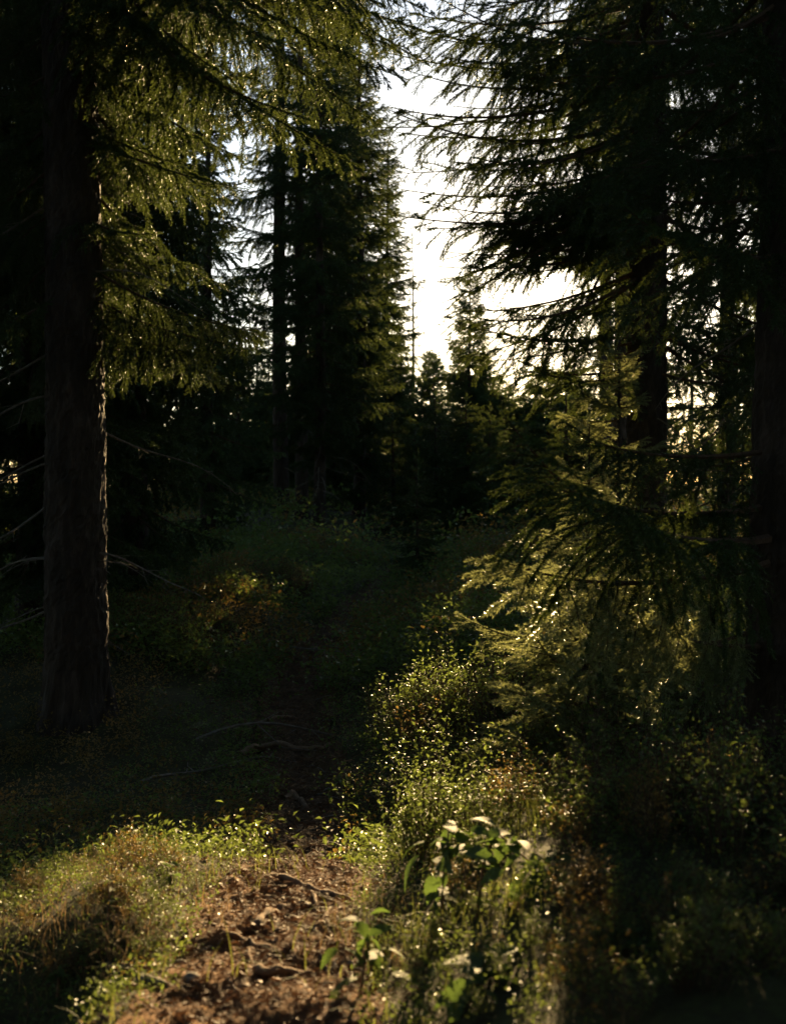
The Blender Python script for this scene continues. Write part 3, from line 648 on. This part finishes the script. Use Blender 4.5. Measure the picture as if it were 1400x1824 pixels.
blades('grass', tufts([(110, 1700, 1.4), (170, 1690, 1.3), (220, 1680, 1), (190, 1720, 1), (80, 1660, 1), (640, 1600, .8), (680, 1640, .8), (300, 1610, .6), (345, 1640, .5), (610, 1660, .6), (720, 1580, .5)], 40, .07), .11, .002, M_dry, 'dry straw-coloured grass wisps on the earth bank', .95)
def bank_pts(n, x0, x1, y0, y1, thr, seed):
    y = rng.uniform(y0, y1, n); x = path_x(y) + rng.uniform(x0, x1, n); ok = vnoise(x, y, .22, seed) > thr
    return np.stack([x, y, path_h(x, y) - .004], 1)[ok]
blades('grass', bank_pts(5200, -1.5, -.20, 1.8, 3.3, .03, 41), .075, .0018, M_dry, 'fine golden dead grass matted over the earth bank', 1.5)
blades('grass', bank_pts(2200, -1.5, -.22, 1.8, 3.3, .08, 42), .085, .002, M_grass, 'fine green grass growing through the dead grass of the bank', .8)
blades('grass', bank_pts(2600, .2, .8, 1.8, 3.4, .02, 43), .10, .002, M_grass, 'fine green grass along the bramble side of the bank', .7)
xg = rng.uniform(-2.2, 2.2, 5200); yg = rng.uniform(3.2, 9.5, 5200); okg = (np.abs(xg - path_x(yg)) > path_w(yg) * .8) & (vnoise(xg, yg, .6, 31) > .02)
blades('grass', np.stack([xg, yg, path_h(xg, yg) - .005], 1)[okg], .13, .0026, M_grass, 'thin woodland grass along the shaded path', 1.1)

# brambles: canes with big leaves placed one by one
LEAF = []
for k in range(4):
    V, T = leaf_shape(13, 1, [.29, .26, .31, .27][k], [.25, .12, .35, .18][k], [.18, .30, .1, .24][k], .07, k)
    g = Geo(); g.tris(V, T); LEAF.append(g.mesh('leaf', [M_bramble], True))
def bramble(name, label, canes, leaves, size, cat='bramble'):
    root = on_ground(*canes[0][0][:2]) if len(canes[0][0]) == 2 else Vector(at(*canes[0][0]))
    root.z = gz(root.x, root.y)
    o = empty(name, root, label, cat)
    for c in canes:
        pts = np.array([at(q[0], q[1], min(q[2], on_ground(q[0], q[1]).y - .03)) for q in c]) - np.array(root)
        pts[0][2] = gz(pts[0][0] + root.x, pts[0][1] + root.y) - root.z - .02
        t = np.linspace(0, 1, len(pts)); tt = np.linspace(0, 1, len(pts) * 5)
        pp = np.stack([np.interp(tt, t, pts[:, k]) for k in range(3)], 1); pp[1:-1] = (pp[:-2] + pp[1:-1] * 2 + pp[2:]) / 4
        g = Geo(); tube(g, pp, np.linspace(.0042, .0018, len(pp)), 6); link('cane', g.mesh('cane', [M_cane], True), o)
    for px, py, Y, az, el, s in leaves:
        Y = min(Y, on_ground(px, py).y - .06)
        m = orient(Vector(at(px, py, Y)) - root, math.radians(az), math.radians(el), size * s, rng.normal(0, .35))
        link('leaf', LEAF[int(rng.integers(0, 4))], o, m)
    return o
def spray(cane, n, y_off=(0, 0)):
    out = []
    c = np.array(cane, float); t = np.linspace(0, 1, len(c))
    for k in range(n):
        u = .3 + .7 * (k + .5) / n; q = [np.interp(u, t, c[:, j]) for j in range(3)]
        out.append((q[0] + rng.normal(0, 6), q[1] + rng.normal(0, 6), q[2] + rng.normal(0, .03), rng.uniform(0, 360), rng.normal(-4, 20), rng.uniform(.55, 1.1)))
    return out
c1 = [(785, 1690, 2.31), (788, 1600, 2.35), (795, 1520, 2.35), (800, 1470, 2.39)]
bramble('bramble', 'bramble with an upright reddish cane and pale sunlit leaves beside the bank', [c1], spray(c1, 26) + [(745, 1525, 2.34, 200, -50, 1.25), (755, 1500, 2.35, 170, -25, 1.0), (838, 1480, 2.35, 10, -5, 1.0), (830, 1520, 2.31, 340, -5, 1.1), (815, 1500, 2.35, 60, 10, 1.0), (770, 1560, 2.27, 250, -60, .9), (850, 1545, 2.31, 20, -10, .9), (845, 1610, 2.27, 0, -5, .8)], .068)
c2 = [(845, 1640, 2.35), (862, 1530, 2.39), (885, 1482, 2.39), (920, 1515, 2.35), (975, 1562, 2.31)]
bramble('bramble', 'bramble with an arching reddish cane and two hanging bright green leaves', [c2], spray(c2, 26) + [(945, 1560, 2.27, 300, -65, 1.15), (925, 1565, 2.28, 235, -55, 1.2), (975, 1540, 2.31, 60, 25, 1.05), (990, 1535, 2.31, 10, 5, 1.0), (970, 1555, 2.31, 170, 20, .9), (880, 1470, 2.39, 150, 15, 1.0), (870, 1490, 2.35, 30, 10, 1.0), (895, 1550, 2.27, 200, -15, .9)], .068)
c3 = [(850, 1800, 1.97), (858, 1750, 2.02), (862, 1715, 2.03)]
bramble('bramble', 'low bramble with broad dull green leaves at the foot of the shaded thicket', [c3], spray(c3, 14) + [(850, 1720, 2.02, 160, 0, 1.3), (875, 1712, 2.02, 20, 15, 1.2), (840, 1755, 1.97, 200, -15, 1.3), (885, 1740, 1.97, 340, -10, 1.2), (820, 1770, 1.97, 250, -20, 1.2)], .062)
c4 = [(640, 1770, 2.02), (648, 1720, 2.06), (660, 1670, 2.10), (640, 1640, 2.14)]
bramble('bramble', 'young bramble sprawling over the edge of the sunlit soil among grass', [c4], spray(c4, 16) + [(640, 1640, 2.10, 170, 5, .9), (660, 1630, 2.10, 30, 0, .9), (600, 1690, 2.06, 220, -25, 1.0), (680, 1690, 2.06, 350, -5, 1.1), (700, 1735, 2.02, 10, -15, 1.2), (640, 1745, 2.00, 190, -10, 1.2), (610, 1760, 2.00, 230, -20, 1.0)], .052)
for k, (px, py) in enumerate([(100, 1770), (190, 1640), (300, 1600)]):
    p = on_ground(px, py); Y = p.y; up = 70 if k else 50
    cc = [(px, py, Y), (px + 6, py - up * .6, Y), (px + 2, py - up, Y - .02)]
    bramble('seedling', ['leafy seedling in the dark lowest corner of the bank', 'leafy seedling standing up from the dry grass wisps', 'leafy seedling on the mossy crest of the bank'][k], [cc], spray(cc, 9), .034, 'seedling')

# ------------------------------------------------------------------ roots, sticks, stones, litter on the bank
def root_tube(name, pix, r0, r1, label, cat, lift=.0, group=None, m=M_root):
    pts = [on_ground(*q) for q in pix]; base = pts[0].copy(); o_ = []
    P = np.array(pts); t = np.linspace(0, 1, len(P)); tt = np.linspace(0, 1, 8 * len(P))
    Q = np.stack([np.interp(tt, t, P[:, k]) for k in range(3)], 1)
    for _ in range(3): Q[1:-1] = (Q[:-2] + Q[1:-1] * 2 + Q[2:]) / 4
    Q[:, 0] += .012 * vnoise(tt * 9, tt * 0 + r0 * 999, 1, 3); Q[:, 1] += .012 * vnoise(tt * 9, tt * 0 + r1 * 777, 1, 4)
    R = np.linspace(r0, r1, len(Q)) * (1 + .3 * vnoise(tt * 9, tt * 0 + r0 * 3000, 1, 5))
    Q[:, 2] = path_h(Q[:, 0], Q[:, 1]); Q[1:-1, 2] = (Q[:-2, 2] + Q[1:-1, 2] + Q[2:, 2]) / 3
    Q[:, 2] += R * .55 + lift - .012 * (np.abs(tt - .5) * 2) ** 6
    g = Geo(); tube(g, Q - np.array(base), R, 8); o = link(name, g.mesh(name, [m], True)); o.location = base
    return tag(o, label, cat, group)
root_tube('exposed_root', [(478, 1560), (520, 1572), (552, 1586), (595, 1602), (640, 1601)], .011, .006, 'long exposed root crossing the top of the sunlit soil', 'root')
root_tube('exposed_root', [(455, 1655), (472, 1632), (498, 1617), (526, 1622)], .013, .007, 'short humped root bulging from the middle of the sunlit soil', 'root')
root_tube('exposed_root', [(438, 1728), (470, 1738), (510, 1733), (560, 1738)], .012, .007, 'pale root lying across the foot of the sunlit soil', 'root')
root_tube('exposed_root', [(446, 1690), (444, 1712), (449, 1728)], .006, .004, 'stubby upright root touching the pale low root', 'root')
root_tube('exposed_root', [(538, 1570), (555, 1590), (570, 1625), (560, 1660), (585, 1690)], .007, .004, 'wiry root running down the slope of the sunlit soil', 'root')
root_tube('exposed_root', [(180, 1722), (215, 1728), (262, 1722), (300, 1735)], .007, .004, 'thin root in the shade under the dry grass', 'root')
root_tube('exposed_root', [(505, 1425), (520, 1416), (536, 1426), (546, 1440)], .02, .012, 'dark looped root on the shaded path', 'root')
root_tube('exposed_root', [(478, 1285), (505, 1279), (530, 1282)], .015, .009, 'grey root bar across the shaded path farther on', 'root')
root_tube('exposed_root', [(400, 1668), (430, 1672), (470, 1690), (500, 1712), (540, 1716)], .008, .005, 'knotted root slanting down the middle of the sunlit soil', 'root')
root_tube('exposed_root', [(590, 1605), (580, 1640), (590, 1670), (575, 1705), (590, 1750)], .006, .004, 'thin root at the grassy edge of the sunlit soil', 'root')
root_tube('exposed_root', [(455, 1590), (480, 1600), (515, 1596)], .007, .004, 'little arched root under the top edge of the sunlit soil', 'root')
root_tube('exposed_root', [(430, 1345), (480, 1330), (540, 1338), (590, 1325)], .022, .012, 'long grey root stretched across the shaded path', 'root')
root_tube('fallen_stick', [(245, 1752), (275, 1756), (306, 1760)], .010, .006, 'pale broken stick lying at the bottom of the bank', 'stick', .004, None, M_dead)
root_tube('fallen_stick', [(204, 1655), (222, 1635)], .007, .005, 'short light stick poking out of the heath on the crest', 'stick', .012, None, M_dead)
for k in range(16):
    px = rng.uniform(350, 620); py = rng.uniform(1590, 1775); a = rng.uniform(0, 6.28); l = rng.uniform(18, 60)
    root_tube('twig', [(px, py), (px + .5 * l * math.cos(a), py + .3 * l * math.sin(a) + rng.normal(0, 4)), (px + l * math.cos(a), py + .6 * l * math.sin(a))], rng.uniform(.002, .0045), .0015, 'small bare twig lying on the sunlit soil', 'twig', .003, 'twigs on the sunlit soil', M_dead if k % 3 else M_root)
for k in range(14):
    px = rng.uniform(450, 640); py = rng.uniform(1240, 1500); a = rng.normal(0, .5); l = rng.uniform(20, 70)
    root_tube('twig', [(px, py), (px + .5 * l * math.cos(a), py + .3 * l * math.sin(a)), (px + l * math.cos(a), py + .5 * l * math.sin(a))], rng.uniform(.003, .006), .002, 'small bare twig lying on the shaded path', 'twig', .004, 'twigs on the shaded path', M_dead)
for k, (px, py, a, sz, lb) in enumerate([(350, 1330, .4, 1.5, 'grey fallen branch lying in the shade beside the path'), (640, 1230, 2.2, 1.1, 'dead fallen branch at the foot of the blueberries by the path'), (250, 1420, 1.1, 1.3, 'bare fallen branch below the thick dark trunk'), (470, 1150, -.6, 1.6, 'forked fallen branch under the mound')]):
    p = on_ground(px, py); o = link('fallen_branch', dead_mesh(k), None, orient(p + Vector((0, 0, .04)), a, .12, sz)); tag(o, lb, 'branch')
def stone(px, py, s, label):
    p = on_ground(px, py); r = np.random.default_rng(int(px)); g = Geo()
    u = np.linspace(0, np.pi, 9); v = np.linspace(0, 2 * np.pi, 14, endpoint=False)
    U, Vv = np.meshgrid(u, v, indexing='ij'); N = np.stack([np.sin(U) * np.cos(Vv), np.sin(U) * np.sin(Vv), np.cos(U)], -1)
    k = 1 + .25 * vnoise(N[..., 0] * 2 + px, N[..., 1] * 2 + N[..., 2], 1, 1) + .2 * vnoise(N[..., 2] * 3 + px, N[..., 0] * 3, 1, 2)
    W = N * k[..., None] * np.array([1, .8, .6]) * s
    i = (np.arange(8)[:, None] * 14); j = np.arange(14)[None, :]; j2 = (j + 1) % 14
    a, b, c, d = (i + j).ravel(), (i + j2).ravel(), (i + 14 + j2).ravel(), (i + 14 + j).ravel()
    g.tris(W.reshape(-1, 3), np.concatenate([np.stack([a, d, c], 1), np.stack([a, c, b], 1)]))
    o = link('stone', g.mesh('stone', [M_stone], True)); o.location = p + Vector((0, 0, s * .25)); tag(o, label, 'stone')
stone(320, 1722, .016, 'small pale stone half buried in the shaded part of the bank')
stone(342, 1752, .018, 'pale stone just below the other at the foot of the bank')
# loose litter of needles, bark chips and bits of twig
def litter(name, n, fx, fy, l0, l1, w, label):
    g = Geo(); y = fy(n); x = fx(n, y); z = path_h(x, y) + rng.uniform(.001, .008, n)
    az = rng.random(n) * 6.28; el = rng.normal(0, .35, n); l = rng.uniform(l0, l1, n)
    R = rots(az, el, rng.normal(0, .8, n))
    V = np.array([[-.5, -.5 * w, 0], [.5, -.3 * w, 0], [.5, .3 * w, .02], [-.5, .5 * w, .02], [0, 0, .5 * w]]); T = np.array([[0, 1, 4], [1, 2, 4], [2, 3, 4], [3, 0, 4]])
    scatter(g, V, T, np.stack([x, y, z], 1), R, l); tag(link(name, g.mesh(name, [M_litter])), label, 'litter', None, 'stuff')
litter('needle_litter', 16000, lambda n, y: path_x(y) + rng.normal(0, .16, n), lambda n: rng.uniform(1.7, 3.5, n), .010, .036, .05, 'brown needles and bark bits strewn over the sunlit soil')
litter('needle_litter', 1500, lambda n, y: path_x(y) + rng.normal(0, .15, n), lambda n: rng.uniform(1.7, 3.5, n), .008, .025, .5, 'crumbs of bark and dry leaf on the sunlit soil')
litter('needle_litter', 9000, lambda n, y: path_x(y) + rng.normal(0, .3, n), lambda n: rng.uniform(3.5, 10, n), .02, .07, .1, 'brown needles and bark bits strewn along the shaded path')

print('branches', sum(n for _, n in TREES), 'objects', len(bpy.data.objects), 'tris', sum(len(me.polygons) for me in bpy.data.meshes))
